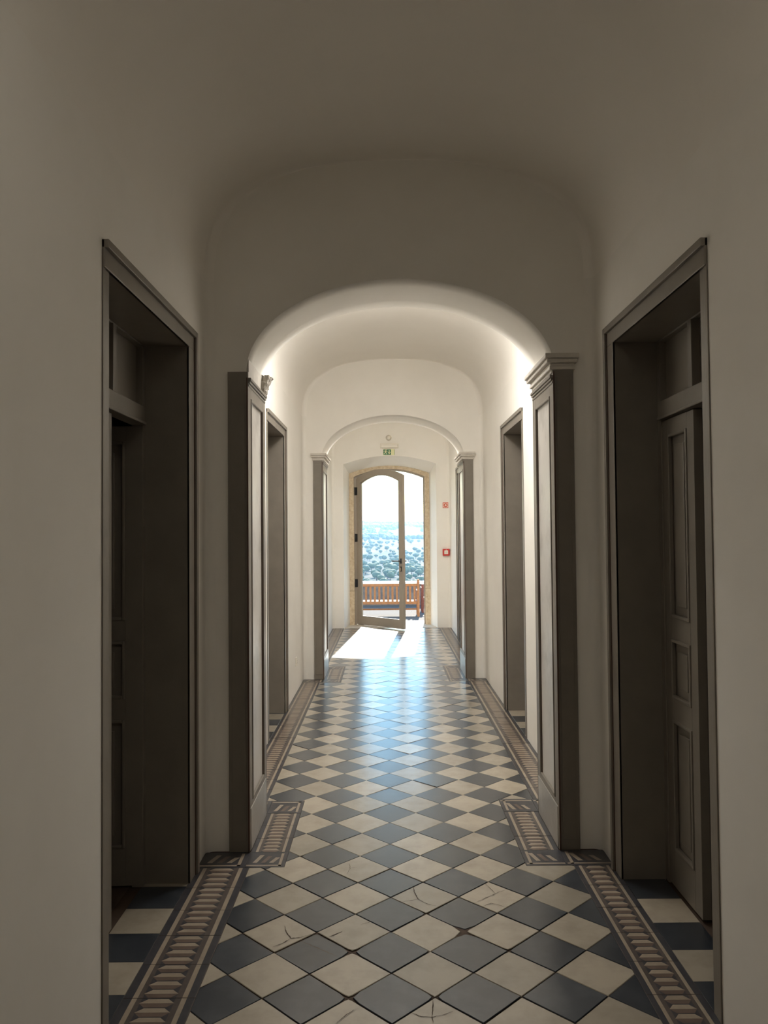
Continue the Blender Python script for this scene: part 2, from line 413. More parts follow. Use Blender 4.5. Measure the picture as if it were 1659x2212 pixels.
mb.poly([(-4, YB - 0.2, -0.004), (4, YB - 0.2, -0.004), (4, 13.049, -0.004), (-4, 13.049, -0.004)], M_GROUT)
mb.poly([(-4, YB - 0.2, -0.2), (4, YB - 0.2, -0.2), (4, 13.04, -0.2), (-4, 13.04, -0.2)], M_GROUT)
floor = mb.build('floor'); tag(floor, 'old cream and slate-blue checkered tile floor laid diagonally', 'floor', kind='structure')

# hairline and open cracks in the tiles nearest the viewer
CRACKS = [([(-0.408, 3.085), (-0.398, 3.044), (-0.372, 2.994), (-0.337, 2.998), (-0.282, 3.032)], 4),
  ([(-0.372, 2.994), (-0.402, 2.956), (-0.433, 2.932)], 3.5),
  ([(-0.335, 2.974), (-0.27, 2.925), (-0.193, 2.865)], 3),
  ([(-0.184, 3.04), (-0.213, 3.016), (-0.232, 2.997)], 4),
  ([(-0.078, 3.113), (-0.114, 3.093)], 3),
  ([(-0.184, 3.66), (-0.179, 3.602), (-0.192, 3.547)], 2),
  ([(-0.18, 3.61), (-0.146, 3.613)], 1.5),
  ([(-0.117, 2.547), (-0.146, 2.516), (-0.169, 2.479)], 3),
  ([(0.101, 3.422), (0.103, 3.366), (0.117, 3.299), (0.154, 3.257), (0.188, 3.239)], 4),
  ([(0.117, 3.299), (0.078, 3.287), (0.053, 3.278)], 3),
  ([(0.408, 3.446), (0.428, 3.391), (0.443, 3.351)], 2.5),
  ([(0.498, 3.384), (0.458, 3.36), (0.41, 3.318), (0.346, 3.265)], 3),
  ([(0.378, 3.236), (0.414, 3.261), (0.442, 3.247), (0.465, 3.223)], 3),
  ([(0.332, 3.192), (0.37, 3.236)], 1.5),
  ([(0.137, 2.602), (0.129, 2.506), (0.13, 2.476)], 4),
  ([(0.063, 2.531), (0.094, 2.51), (0.127, 2.506), (0.161, 2.516), (0.197, 2.537)], 3)]

mb = MB()
rc = random.Random(5)
for pts, wmm in CRACKS:
    P = []
    for (x0, y0), (x1, y1) in zip(pts, pts[1:]):
        n = max(2, int(math.dist((x0, y0), (x1, y1)) / 0.008))
        for k in range(n):
            t = k / n; P.append((x0 + (x1 - x0) * t + rc.uniform(-.0012, .0012), y0 + (y1 - y0) * t + rc.uniform(-.0012, .0012)))
    P.append(pts[-1]); prev = None
    for k, (x, y) in enumerate(P):
        a_ = P[max(0, k - 1)]; b_ = P[min(len(P) - 1, k + 1)]; d = math.dist(a_, b_) or 1
        w_ = wmm * 0.00045 * rc.uniform(0.5, 1.3) * (0.35 + 0.65 * math.sin(math.pi * min(1, (k + 1) / len(P))))
        nx, ny = -(b_[1] - a_[1]) / d * w_, (b_[0] - a_[0]) / d * w_
        cur = ((x - nx, y - ny, 0.0022), (x + nx, y + ny, 0.0022))
        if prev: mb.poly([prev[0], cur[0], cur[1], prev[1]], M_GROUT)
        prev = cur
o = mb.build('tile_cracks', floor); tag(o, 'dark cracks running through the nearest tiles')

# patterned border tiles
mb = MB()
def bquad(x0, x1, y0, y1, z, m): mb.poly([(x0, y0, z), (x1, y0, z), (x1, y1, z), (x0, y1, z)], m)
def band(xi, xo, y0, y1):
    """border band along y; xi = edge next to the checker field, xo = wall side"""
    W = xo - xi; n = max(1, round((y1 - y0) / 0.2)); L = (y1 - y0) / n
    X = lambda u: xi + W * u
    for k in range(n):
        ya = y0 + k * L; yb = ya + L; dz = R.uniform(-0.0006, 0.0004)
        q = [(X(0), ya), (X(1), ya), (X(1), yb), (X(0), yb)]
        tile(mb, q, M_BBACK, gap=0.0006, bev=0.0008, zt=dz)
        e = 0.0016; z1, z2, z3 = dz + 0.00015, dz + 0.0003, dz + 0.00045
        s = 1 if W > 0 else -1
        def Q(u0, u1, v0, v1, z, m):
            xs = sorted((X(u0), X(u1))); bquad(xs[0], xs[1], v0, v1, z, m)
        Q(0.012, 0.115, ya + e, yb - e, z1, M_BDARK); Q(0.115, 0.185, ya + e, yb - e, z1, M_BCREAM)
        Q(0.80, 0.87, ya + e, yb - e, z1, M_BCREAM); Q(0.87, 0.988, ya + e, yb - e, z1, M_BDARK)
        for j in range(4):
            h = (L - 2 * e) / 4; v = ya + e + j * h
            def T(u0, u1, u2, u3, va, vb, m, z):
                pts = [(X(u0), va, z), (X(u1), va, z), (X(u2), vb, z), (X(u3), vb, z)]
                if W < 0: pts = pts[::-1]
                mb.poly(pts, m)
            T(0.27, 0.73, 0.73, 0.27, v, v + h, M_BDARK, z1)
            T(0.345, 0.655, 0.74, 0.26, v, v + h * 0.44, M_BBROWN, z2)
            T(0.26, 0.74, 0.64, 0.36, v + h * 0.44, v + h * 0.90, M_BCREAM, z3)
def corner(x0, x1, y0, y1, open_y, side):
    tile(mb, [(x0, y0), (x1, y0), (x1, y1), (x0, y1)], M_BDARK, gap=0.0006, bev=0.0008, zt=0.0002)
    w_ = x1 - x0; h = y1 - y0; z = 0.0004
    # cream L line towards the field
    fx = side  # +1: field lies to +x
    xa = x1 - 0.17 * w_ if fx > 0 else x0 + 0.10 * w_
    if abs(w_) > 0.16:
        bquad(xa, xa + 0.07 * w_, y0 + 0.10 * h, y1 - 0.10 * h, z, M_BCREAM)
    yl = y0 + 0.10 * h if open_y < 0 else y1 - 0.17 * h
    bquad(x0 + 0.03 * w_, x1 - 0.10 * w_ if fx > 0 else x1 - 0.03 * w_, yl, yl + 0.07 * h, z, M_BCREAM)
    for k in range(3):
        u = x0 + w_ * (0.16 + 0.21 * k); v = y0 + h * (0.30 if open_y < 0 else 0.16)
        ww, hh, sk = 0.11 * w_, 0.5 * h * (1 - 0.16 * k), 0.13 * w_ * (-fx)
        mb.poly([(u + max(sk, 0), v, z), (u + ww + max(sk, 0), v, z), (u + ww - min(sk, 0) * 0 + max(-sk, 0), v + hh, z), (u + max(-sk, 0), v + hh, z)], M_BCREAM if k != 1 else M_BBROWN)
def border_side(sg):
    wall = XL if sg < 0 else XR; jam = (JL + 0.012) if sg < 0 else (JR - 0.012)
    for i, (y0, y1, xl, xr) in enumerate(BW):
        xi = xl if sg < 0 else xr
        if i in (1, 3):
            a, b = ARCH[0] if i == 1 else ARCH[1]
            # rows before, inside and after the arch
            lo_, hi_ = sorted((xi, jam)); l2, h2 = sorted((jam, wall))
            corner(lo_, hi_, y0, a - 0.02, -1, -sg); corner(l2, h2, y0, a - 0.02, -1, -sg)
            band(xi, jam, a - 0.02, b + 0.02)
            corner(lo_, hi_, b + 0.02, y1, 1, -sg); corner(l2, h2, b + 0.02, y1, 1, -sg)
        else:
            w_ = xi + sg * 0.205
            band(xi, wall, y0, y1)
border_side(-1); border_side(1)
o = mb.build('border_tiles', floor); tag(o, 'patterned brown and cream border tiles along the walls')

# tiled door recess floors
mb = MB()
def recess(xa, xb, ya, yb, yref, first_dark):
    k0 = math.floor((ya - yref) / 0.2) - 1
    for k in range(k0, 40):
        a = max(ya, yref + 0.2 * k); b = min(yb, yref + 0.2 * (k + 1))
        if b - a < 0.012: continue
        tile(mb, [(xa, a), (xb, a), (xb, b), (xa, b)], M_SLATE if (k % 2 == 0) == first_dark else M_CREAM, gap=0.0006, bev=0.0006, zt=0)
recess(-1.072, XL, 2.48, 3.48, 3.24, True); recess(XR, 1.20, 2.52, 3.49, 3.295, True)
recess(-1.072, XL, 5.80, 6.71, 6.487, False); recess(XR, 1.20, 5.88, 6.75, 6.54, False)
recess(XR, 1.20, 10.33, 11.21, 10.4, True)
o = mb.build('recess_tiles', floor); tag(o, 'straight rows of dark and cream tiles in the door recesses')
mb = MB()
mb.box(-0.69, 0.80, YE, 13.05, -0.0035, 0.004, M_SILL); mb.box(-0.539, 0.633, 13.05, 13.62, -0.5, 0.008, M_SILL, 0.006)
o = mb.build('door_sill', floor); tag(o, 'pale stone sill under the glazed door')

# ---------------------------------------------------------------- arch linings
def panel_lining(root, xf, sg, y0, y1, ztop):
    """painted lining on the arch reveal; xf = visible face, sg = direction towards the corridor centre"""
    t = 0.014
    st = 0.055
    def bx(a, b, c, d, m, dx0=0.0, dx1=t, bev=0.002, nm='stile'):
        q = MB(); q.box(xf - sg * dx1, xf - sg * dx0, a, b, c, d, m, bev); return child(q, nm, root)
    bx(y0, y0 + st, 0.20, ztop, M_TAUPE, nm='stile'); bx(y1 - st, y1, 0.20, ztop, M_TAUPE, nm='stile')
    bx(y0 + st, y1 - st, ztop - 0.085, ztop, M_TAUPE, nm='rail')
    bx(y0 + st, y1 - st, 0.20, 0.225, M_TAUPE, nm='rail')
    bx(y0 - 0.001, y1 + 0.001, 0.0, 0.20, M_WORN, -0.003, t, 0.004, 'plinth')
    q = MB(); q.box(xf - sg * t, xf - sg * 0.008, y0 + st, y1 - st, 0.225, ztop - 0.085, M_PANEL); child(q, 'panel', root)
    q = MB(); a, b, c, d = y0 + st, y1 - st, 0.225, ztop - 0.085
    for (ya, yb, za, zb) in ((a, a + 0.014, c, d), (b - 0.014, b, c, d), (a + 0.014, b - 0.014, d - 0.014, d), (a + 0.014, b - 0.014, c, c + 0.014)):
        q.box(xf - sg * 0.009, xf + sg * 0.004, ya, yb, za, zb, M_TAUPE, 0.004)
    for (ya, yb) in ((a + 0.014, a + 0.020), (b - 0.020, b - 0.014)):
        q.box(xf - sg * 0.009, xf - sg * 0.004, ya, yb, c + 0.014, d - 0.014, M_DARKWOOD)
    child(q, 'panel_moulding', root)

def casing(root, xj, sg, yf, out, ztop):
    """flat board on the wall face beside the arch; sg towards the corridor centre, out = -1 near face, +1 far face"""
    q = MB(); x0, x1 = sorted((xj, xj - sg * 0.100))
    q.box(x0, x1, yf, yf + out * 0.022, 0, ztop, M_TAUPE, 0.003)
    q.box(x0 + 0.018, x1 - 0.018, yf + out * 0.022, yf + out * 0.0255, 0.05, ztop - 0.055, M_TAUPE, 0.0015)
    e = xj; q.box(min(e, e - sg * 0.008), max(e, e - sg * 0.008), yf + out * 0.022, yf + out * 0.028, 0, ztop - 0.03, M_DARKWOOD, 0.002)
    child(q, 'casing', root)

CORN = [(2.285, 2.300, 0.006), (2.300, 2.318, 0.016), (2.318, 2.332, 0.012), (2.332, 2.352, 0.030), (2.352, 2.376, 0.040)]
def cornice(root, sg, xf, y0, y1, dz=0.0, w_=0.10, chipped=False):
    q = MB()
    for z0, z1, ov in CORN:
        x0, x1 = sorted((xf + sg * ov, xf - sg * (w_ + ov * 0.6)))
        q.box(x0, x1, y0 - ov, y1 + ov, z0 + dz, z1 + dz, M_CORN, 0.005)
    return child(q, 'cornice', root)
k = 1
for ai, (a, b) in enumerate(ARCH):
    for sg, xf, side in ((1, -0.665, 'left'), (-1, 0.810, 'right')):
        k += 1
        nm = 'nearer' if ai == 0 else 'farther'
        lab = 'taupe painted panelled lining on the %s side of the %s archway' % (side, nm)
        root = empty('trim_%d' % k, (xf, (a + b) / 2, 0), lab, 'arch lining', kind='structure')
        zt = 2.305 if (ai == 0 and sg > 0) else (2.322 if ai == 0 else 2.295)
        panel_lining(root, xf, sg, a, b, 2.27)
        casing(root, xf, sg, a, -1, zt); casing(root, xf, sg, b, 1, zt)
        q = MB()
        for j, (zz, dd) in enumerate(((2.235, 0.004), (2.25, 0.009), (2.262, 0.014))):
            q.box(xf - sg * 0.01, xf + sg * dd, a - 0.02, b + 0.02, zz, zz + (0.011 if j < 2 else 0.014), M_TAUPE, 0.003)
        child(q, 'crown_moulding', root)
        if ai == 0 and sg > 0:
            # broken cornice: bare plaster bed, only the far end of the moulding is left
            q = MB(); q.box(xf - 0.01, xf - 0.002, a + 0.01, b, 2.276, 2.372, M_CORN, 0.004); child(q, 'bare_plaster_strip', root)
            q = MB()
            bm = bmesh.new(); bmesh.ops.create_cube(bm, size=1)
            bmesh.ops.subdivide_edges(bm, edges=list(bm.edges), cuts=6, use_grid_fill=True)
            for v in bm.verts:
                c = v.co.copy(); rr = R.uniform(-0.006, 0.006)
                prof = 0.010 + 0.032 * max(0, (c.z + 0.5)) ** 1.3
                v.co = (xf - 0.02 + (c.x + 0.5) * (0.02 + prof) + rr, b - 0.035 + c.y * 0.10 + (0.02 if c.z > 0.2 else 0) + R.uniform(-.006, .006), 2.325 + c.z * 0.10 + R.uniform(-.006, .004))
            q.bm(bm, M_CORN); child(q, 'broken_cornice', root)
        else:
            cornice(root, sg, xf, a - 0.012, b + 0.012, 0.0 if ai == 0 else -0.018)

# ---------------------------------------------------------------- panelled side doors
def leaf_mb(w_, h, t, m, panels, stile=0.07):
    """leaf in local coords: x 0..w along leaf, y 0..t thickness (face at y=0), z 0..h"""
    q = MB()
    zs = sorted([z for p in panels for z in p] + [0, h])
    q.box(0, stile, 0, t, 0, h, m, 0.002); q.box(w_ - stile, w_, 0, t, 0, h, m, 0.002)
    ed = [0] + [z for p in panels for z in p] + [h]
    for i in range(0, len(ed), 2):
        q.box(stile, w_ - stile, 0, t, ed[i], ed[i + 1], m)
    p = MB()
    for (za, zb) in panels:
        x0, x1 = stile, w_ - stile
        p.box(x0, x1, 0.014, t - 0.014, za, zb, m)
        for (a, b, c, d) in ((x0, x0 + 0.014, za, zb), (x1 - 0.014, x1, za, zb), (x0 + 0.014, x1 - 0.014, zb - 0.014, zb), (x0 + 0.014, x1 - 0.014, za, za + 0.014)):
            p.box(a, b, -0.006, 0.012, c, d, m, 0.004)
        f = 0.05
        if x1 - x0 > 2.6 * f: p.box(x0 + f, x1 - f, 0.004, 0.016, za + f, zb - f, m, 0.006)
    return q, p
PANELS = [(0.16, 0.71), (0.80, 1.05), (1.14, 1.92)]
def side_door(num, sg, Y0, Y1, hy0, hy1, near_open, far_open, label, room=True):
    """sg: +1 door in left wall (corridor towards +x). Y0,Y1 casing outside edges, hy0..hy1 clear opening"""
    W = XL if sg > 0 else XR; DX = W - sg * 0.185
    root = empty('door_%d' % num, (W, (Y0 + Y1) / 2, 0), label, 'door', kind='structure')
    q = MB()
    pr = 0.010
    def cb(a, b, c, d, e=pr): q.box(W - sg * 0.002, W + sg * e, a, b, c, d, M_TAUPE, 0.003)
    cb(Y0, hy0, 0, 2.352, 0.003); cb(hy1, Y1, 0, 2.352); cb(Y0, Y1, 2.352, 2.44)
    ow = min(0.024, (hy0 - Y0) * 0.4)
    cb(Y0, Y0 + ow, 0, 2.43, 0.0045); cb(Y1 - 0.03, Y1, 0, 2.44, pr + 0.012); cb(Y0, Y1 - 0.03, 2.412, 2.44, pr + 0.012)
    q.box(W, W + sg * (pr + 0.003), Y1 - 0.036, Y1 - 0.031, 0, 2.41, M_DARKWOOD)
    child(q, 'casing', root)
    q = MB()
    z_in = 2.352
    q.box(W + sg * pr * 0.8, DX, hy1, hy1 + 0.02, ZF, z_in, M_TAUPE); q.box(W + sg * 0.002, DX, hy0 - 0.02, hy0, ZF, z_in, M_TAUPE)
    q.box(W + sg * pr * 0.8, DX, hy0, hy1, z_in, z_in + 0.02, M_TAUPE)
    child(q, 'reveal', root)
    fx0, fx1 = DX, DX - sg * 0.05
    q = MB()
    fy0, fy1 = hy0 - 0.01, hy1 + 0.035
    q.box(fx0, fx1, hy0 - 0.02, hy0 + 0.03, 0, 2.375, M_TAUPE, 0.003); q.box(fx0, fx1, hy1 - 0.035, hy1 + 0.02, 0, 2.375, M_TAUPE, 0.003)
    q.box(fx0, fx1, hy0, hy1, 2.345, 2.375, M_TAUPE, 0.003)
    child(q, 'frame', root)
    q = MB(); q.box(fx0 + sg * 0.012, fx1, hy0 + 0.03, hy1 - 0.035, 1.998, 2.078, M_TAUPE, 0.004)
    q.box(fx0 + sg * 0.018, fx0, hy0 + 0.03, hy1 - 0.035, 1.998, 2.010, M_TAUPE, 0.004)
    child(q, 'transom_rail', root)
    mid = (hy0 + hy1) / 2 + 0.09
    for (a, b) in ((hy0 + 0.03, mid - 0.02), (mid + 0.02, hy1 - 0.035)):
        q = MB(); q.box(DX - sg * 0.028, DX - sg * 0.04, a, b, 2.078, 2.345, M_TAUPE)
        child(q, 'transom_panel', root)
    q = MB(); q.box(DX + sg * 0.006, DX - sg * 0.04, mid - 0.02, mid + 0.02, 2.078, 2.345, M_TAUPE, 0.003); child(q, 'mullion', root)
    t = 0.036
    for which, opened in (('near', near_open), ('far', far_open)):
        lw = mid - hy0 - 0.03 if which == 'near' else hy1 - 0.035 - mid
        q, p = leaf_mb(lw - 0.004, 1.985, t, M_TAUPE, PANELS)
        hx = DX - sg * 0.006
        hyy = hy0 + 0.03 if which == 'near' else hy1 - 0.035
        d = 1 if which == 'near' else -1
        # local x -> along leaf from hinge, local y -> away from the corridor when closed
        if not opened:
            ex = Vector((0, d, 0)); ey = Vector((-sg, 0, 0))
        else:
            ang = opened
            ex = Vector((-sg * math.sin(ang), d * math.cos(ang), 0)); ey = Vector((-sg * math.cos(ang), -d * math.sin(ang), 0))
        Mx = Matrix(((ex.x, ey.x, 0, hx), (ex.y, ey.y, 0, hyy), (0, 0, 1, 0.008), (0, 0, 0, 1)))
        q.xform(Mx); p.xform(Mx)
        lf = child(q, 'leaf', root); child(p, 'panels', lf)
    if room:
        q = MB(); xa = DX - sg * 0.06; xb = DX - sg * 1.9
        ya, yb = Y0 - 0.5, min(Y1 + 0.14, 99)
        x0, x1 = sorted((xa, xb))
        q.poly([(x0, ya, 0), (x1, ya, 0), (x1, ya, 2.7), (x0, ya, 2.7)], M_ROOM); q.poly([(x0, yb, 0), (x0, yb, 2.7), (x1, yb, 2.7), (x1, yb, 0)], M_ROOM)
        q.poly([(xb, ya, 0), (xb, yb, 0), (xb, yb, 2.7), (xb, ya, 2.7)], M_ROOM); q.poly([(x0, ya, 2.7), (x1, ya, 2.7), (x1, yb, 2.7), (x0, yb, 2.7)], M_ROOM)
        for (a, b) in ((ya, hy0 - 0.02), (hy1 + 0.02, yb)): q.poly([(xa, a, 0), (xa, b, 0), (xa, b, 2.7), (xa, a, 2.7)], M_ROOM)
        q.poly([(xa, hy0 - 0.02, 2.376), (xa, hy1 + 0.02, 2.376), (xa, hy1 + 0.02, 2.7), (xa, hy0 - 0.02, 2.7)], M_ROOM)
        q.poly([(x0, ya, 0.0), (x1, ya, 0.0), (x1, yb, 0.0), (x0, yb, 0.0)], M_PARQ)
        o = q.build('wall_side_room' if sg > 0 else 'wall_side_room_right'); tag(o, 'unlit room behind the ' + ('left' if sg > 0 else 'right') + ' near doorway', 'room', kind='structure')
        q2 = MB()
    return root
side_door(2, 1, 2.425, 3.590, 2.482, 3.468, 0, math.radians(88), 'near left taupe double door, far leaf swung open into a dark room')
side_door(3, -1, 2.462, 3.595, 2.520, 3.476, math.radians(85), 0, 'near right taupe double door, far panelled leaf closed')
side_door(4, 1, 5.76, 6.825, 5.82, 6.705, 0, 0, 'closed taupe door in the left wall beyond the nearer archway', room=False)
side_door(5, -1, 5.83, 6.855, 5.89, 6.745, 0, 0, 'closed taupe door in the right wall beyond the nearer archway', room=False)
side_door(6, -1, 10.27, 11.33, 10.33, 11.21, 0, 0, 'closed door in the right wall between the farther archway and the end wall', room=False)

# ---------------------------------------------------------------- glazed door
root = empty('door_1', (-0.505, 13.10, 0.0), 'arched glazed terrace door, leaf standing half open into the corridor', 'door', kind='structure')
q = MB()
oF = arch_path(-0.540, 0.634, 2.452, 2.582, kind='seg', seg=60, z0=0.01); iF = arch_path(-0.500, 0.612, 2.43, 2.556, kind='seg', seg=60, z0=0.01)
ring_solid(q, oF, iF, 13.10, 13.16, M_ALU); child(q, 'frame', root, weld='n')
LW, ANG = 1.075, math.radians(-45.5)
leaf = bpy.data.objects.new('leaf', None)
q = MB()
def leafring(y0, y1, off_o, off_i, zo=0.012, zi=0.145, m=M_ALU):
    o_ = arch_path(0.006 + off_o, LW - off_o, 2.425 - off_o, 2.548 - off_o, kind='seg', seg=50, z0=zo)
    i_ = arch_path(0.006 + off_i, LW - off_i, 2.425 - off_i * 0.9, 2.548 - off_i, kind='seg', seg=50, z0=zi)
    face_ring(q, o_, i_, y0, m); face_ring(q, o_, i_, y1, m, True)
    sweep(q, i_, y0, i_, y1, m, False); sweep(q, o_, y0, o_, y1, m, False)
    for yy in (y0, y1):
        q.poly([(o_[0][0], yy, zo), (o_[-1][0], yy, zo), (i_[-1][0], yy, zi), (i_[0][0], yy, zi)], m)
    q.poly([(o_[0][0], y0, zo), (o_[-1][0], y0, zo), (o_[-1][0], y1, zo), (o_[0][0], y1, zo)], m)
    q.poly([(i_[0][0], y0, zi), (i_[-1][0], y0, zi), (i_[-1][0], y1, zi), (i_[0][0], y1, zi)], m)
leafring(0.0, 0.052, 0.0, 0.088)
leafring(0.012, 0.040, 0.087, 0.100, 0.144, 0.157)
leafo = q.build('leaf', root, weld='n')
leafo.rotation_euler = (0, 0, ANG); leafo.location = (0.0, 0.0, 0.0)
q = MB(); gp = arch_path(0.10, LW - 0.094, 2.34, 2.452, kind='seg', seg=50, z0=0.15)
q.poly([(x, 0.024, z) for x, z in gp], M_GLASS); q.build('glass_pane', leafo)
# handle (inner face is y=0 side, lever pointing to the hinges)
q = MB(); hx = LW - 0.040; hz = 1.075
q.box(hx - 0.017, hx + 0.017, -0.012, 0.0, hz - 0.040, hz + 0.040, M_BLACK, 0.006)
q.cyl((hx, 0, hz), (hx, -0.055, hz), 0.010, M_BLACK)
q.box(hx - 0.150, hx + 0.012, -0.064, -0.046, hz - 0.010, hz + 0.010, M_BLACK, 0.006)
q.box(hx - 0.017, hx + 0.017, 0.052, 0.062, hz - 0.040, hz + 0.040, M_BLACK, 0.006)
q.cyl((hx, 0.06, hz), (hx, 0.10, hz), 0.010, M_BLACK); q.box(hx - 0.15, hx + 0.012, 0.094, 0.112, hz - 0.01, hz + 0.01, M_BLACK, 0.006)
tag(q.build('lever_handle', leafo), 'black lever handle')
q = MB(); q.box(hx - 0.017, hx + 0.017, -0.010, 0.0, hz - 0.165, hz - 0.085, M_BLACK, 0.006)
q.box(hx - 0.006, hx + 0.006, -0.022, -0.008, hz - 0.150, hz - 0.105, M_BRASS, 0.004); tag(q.build('lock', leafo), 'black lock plate with a brass cylinder')
for z0 in (2.215, 1.44, 0.69):
    q = MB(); q.cyl((-0.004, -0.014, z0 - 0.065), (-0.004, -0.014, z0 + 0.065), 0.013, M_BLACK)
    q.box(-0.03, 0.03, -0.008, 0.0, z0 - 0.065, z0 + 0.065, M_BLACK, 0.003)
    tag(q.build('hinge', leafo), 'black hinge')

# ---------------------------------------------------------------- added fill lamps shaped as ceiling fittings, all out of view
M_FILLGLOW = mat('fill_glow', (1.0, 0.93, 0.82), 0.4, emit=3.0)  # glowing face of the added fill lamps
for yl, pw, nm in ((0.55, FILL_NEAR, 'near'), (5.0, FILL_MID, 'nearer'), (9.42, FILL_FAR, 'farther')):
    root = empty('fill_lamp', (0.07, yl, 3.34), 'added square fill lamp on the vault, unseen behind the %s archway' % nm if nm != 'near' else 'added square fill lamp on the vault, unseen above the viewer', 'lamp')
    q = MB(); q.box(-0.38, 0.52, yl - 0.45, yl + 0.45, 3.27, 3.345, M_WHITEP, 0.01); child(q, 'housing', root)
    q = MB(); q.box(-0.35, 0.49, yl - 0.42, yl + 0.42, 3.262, 3.27, M_FILLGLOW, 0.003); child(q, 'diffuser', root)
    al = bpy.data.lights.new('fill_lamp_area', 'AREA'); al.shape = 'SQUARE'; al.size = 0.8; al.energy = pw[0]; al.color = (1.0, 0.97, 0.92)
    aob = bpy.data.objects.new('fill_lamp_area', al); COL.objects.link(aob); aob.location = (0.07, yl, 3.255)
    pl = bpy.data.lights.new('fill_lamp_point', 'POINT'); pl.energy = pw[1]; pl.shadow_soft_size = 0.05; pl.color = (1.0, 0.97, 0.92)
    pob = bpy.data.objects.new('fill_lamp_point', pl); COL.objects.link(pob); pob.location = (0.07, yl + 0.55 if nm == 'nearer' else (yl - 0.3 if nm == 'farther' else yl), 3.20 if nm == 'nearer' else 3.12)

# ---------------------------------------------------------------- wall fittings
yw = YE
root = empty('emergency_light', (0.055, yw, 2.90), 'white emergency light unit above the exit sign', 'emergency light')
q = MB(); q.box(-0.095, 0.205, yw - 0.012, yw, 2.872, 2.956, M_WHITEP, 0.004); child(q, 'base', root)
q = MB(); q.box(-0.083, 0.193, yw - 0.060, yw - 0.012, 2.880, 2.940, M_WHITEP, 0.014)
q.box(-0.083, 0.193, yw - 0.063, yw - 0.058, 2.917, 2.920, M_CORN); child(q, 'diffuser', root)
root = empty('exit_sign', (0.047, yw, 2.81), 'small green running man exit sign with a down arrow above the glazed door', 'sign')
q = MB(); x0, x1, z0, z1 = -0.046, 0.140, 2.766, 2.862; yf = yw - 0.006
q.box(x0, x1, yf, yw, z0, z1, M_LIME, 0.001); child(q, 'board', root)
q = MB(); yp = yf - 0.0012
q.box(x0 + 0.004, x0 + 0.128, yp, yf, z0 + 0.005, z1 - 0.005, M_GREEN); q.box(x1 - 0.009, x1 - 0.004, yp, yf, z0 + 0.005, z1 - 0.005, M_GREEN)
child(q, 'green_field', root)
q = MB(); y2 = yp - 0.0008
def seg2(ax, az, bx, bz, w_):
    d = math.hypot(bx - ax, bz - az); nx, nz = -(bz - az) / d * w_ / 2, (bx - ax) / d * w_ / 2
    q.poly([(x0 + ax - nx, y2, z0 + az - nz), (x0 + bx - nx, y2, z0 + bz - nz), (x0 + bx + nx, y2, z0 + bz + nz), (x0 + ax + nx, y2, z0 + az + nz)], M_LIME)
q.poly([(x0 + 0.048 + 0.008 * math.cos(i * math.pi / 6), y2, z0 + 0.083 + 0.008 * math.sin(i * math.pi / 6)) for i in range(12)], M_LIME)
seg2(0.046, 0.072, 0.034, 0.042, 0.017); seg2(0.044, 0.068, 0.062, 0.056, 0.007); seg2(0.062, 0.056, 0.068, 0.062, 0.006)
seg2(0.042, 0.070, 0.022, 0.068, 0.007); seg2(0.022, 0.068, 0.014, 0.056, 0.006)
seg2(0.036, 0.045, 0.054, 0.034, 0.010); seg2(0.054, 0.034, 0.056, 0.014, 0.008)
seg2(0.034, 0.044, 0.026, 0.026, 0.010); seg2(0.026, 0.026, 0.010, 0.020, 0.008)
seg2(0.098, 0.080, 0.098, 0.042, 0.012)
q.poly([(x0 + 0.098, y2, z0 + 0.016), (x0 + 0.120, y2, z0 + 0.044), (x0 + 0.120, y2, z0 + 0.054), (x0 + 0.098, y2, z0 + 0.034), (x0 + 0.076, y2, z0 + 0.054), (x0 + 0.076, y2, z0 + 0.044)], M_LIME)
tag(child(q, 'pictogram', root), 'pale running man and down arrow')
root = empty('smoke_detector', (0.045, yw, 3.045), 'round white sensor on the end wall above the emergency light', 'detector')
q = MB(); q.cyl((0.045, yw, 3.045), (0.045, yw - 0.018, 3.045), 0.048, M_WHITEP, 32); child(q, 'base', root)
q = MB(); q.cyl((0.045, yw - 0.018, 3.045), (0.045, yw - 0.045, 3.045), 0.040, M_WHITEP, 32, 0.026); child(q, 'cap', root)
root = empty('fire_sign', (0.948, yw, 1.953), 'small square red and white fire alarm sign on the end wall', 'sign')
q = MB(); q.box(0.903, 0.993, yw - 0.004, yw, 1.908, 1.998, M_ORANGE, 0.001); child(q, 'board', root)
q = MB(); q.box(0.913, 0.983, yw - 0.0052, yw - 0.004, 1.918, 1.988, M_PINKW); child(q, 'white_field', root)
q = MB(); c0 = (0.948, 1.953)
for i in range(32):
    a0, a1 = 2 * math.pi * i / 32, 2 * math.pi * (i + 1) / 32
    P = lambda r, a: (c0[0] + r * math.cos(a), yw - 0.0060, c0[1] + r * math.sin(a))
    q.poly([P(0.030, a0), P(0.030, a1), P(0.016, a1), P(0.016, a0)], M_ORANGE)
tag(child(q, 'ring_symbol', root), 'red ring symbol')
root = empty('fire_call_point', (0.945, yw, 1.20), 'red fire alarm call point with a white plate on the end wall', 'fire alarm')
q = MB(); q.box(0.892, 1.000, yw - 0.050, yw, 1.146, 1.254, M_RED, 0.008); child(q, 'housing', root)
q = MB(); q.box(0.915, 0.977, yw - 0.054, yw - 0.050, 1.172, 1.232, M_WHITEP, 0.002); q.box(0.940, 0.952, yw - 0.054, yw - 0.050, 1.232, 1.242, M_WHITEP)
q.box(0.930, 0.962, yw - 0.0552, yw - 0.054, 1.198, 1.204, M_CORN); child(q, 'front_plate', root)
root = empty('power_socket', (XL, 7.55, 0.30), 'white power socket low on the left wall before the farther archway', 'socket')
q = MB(); q.box(XL, XL + 0.010, 7.51, 7.59, 0.26, 0.34, M_WHITEP, 0.003); child(q, 'plate', root)
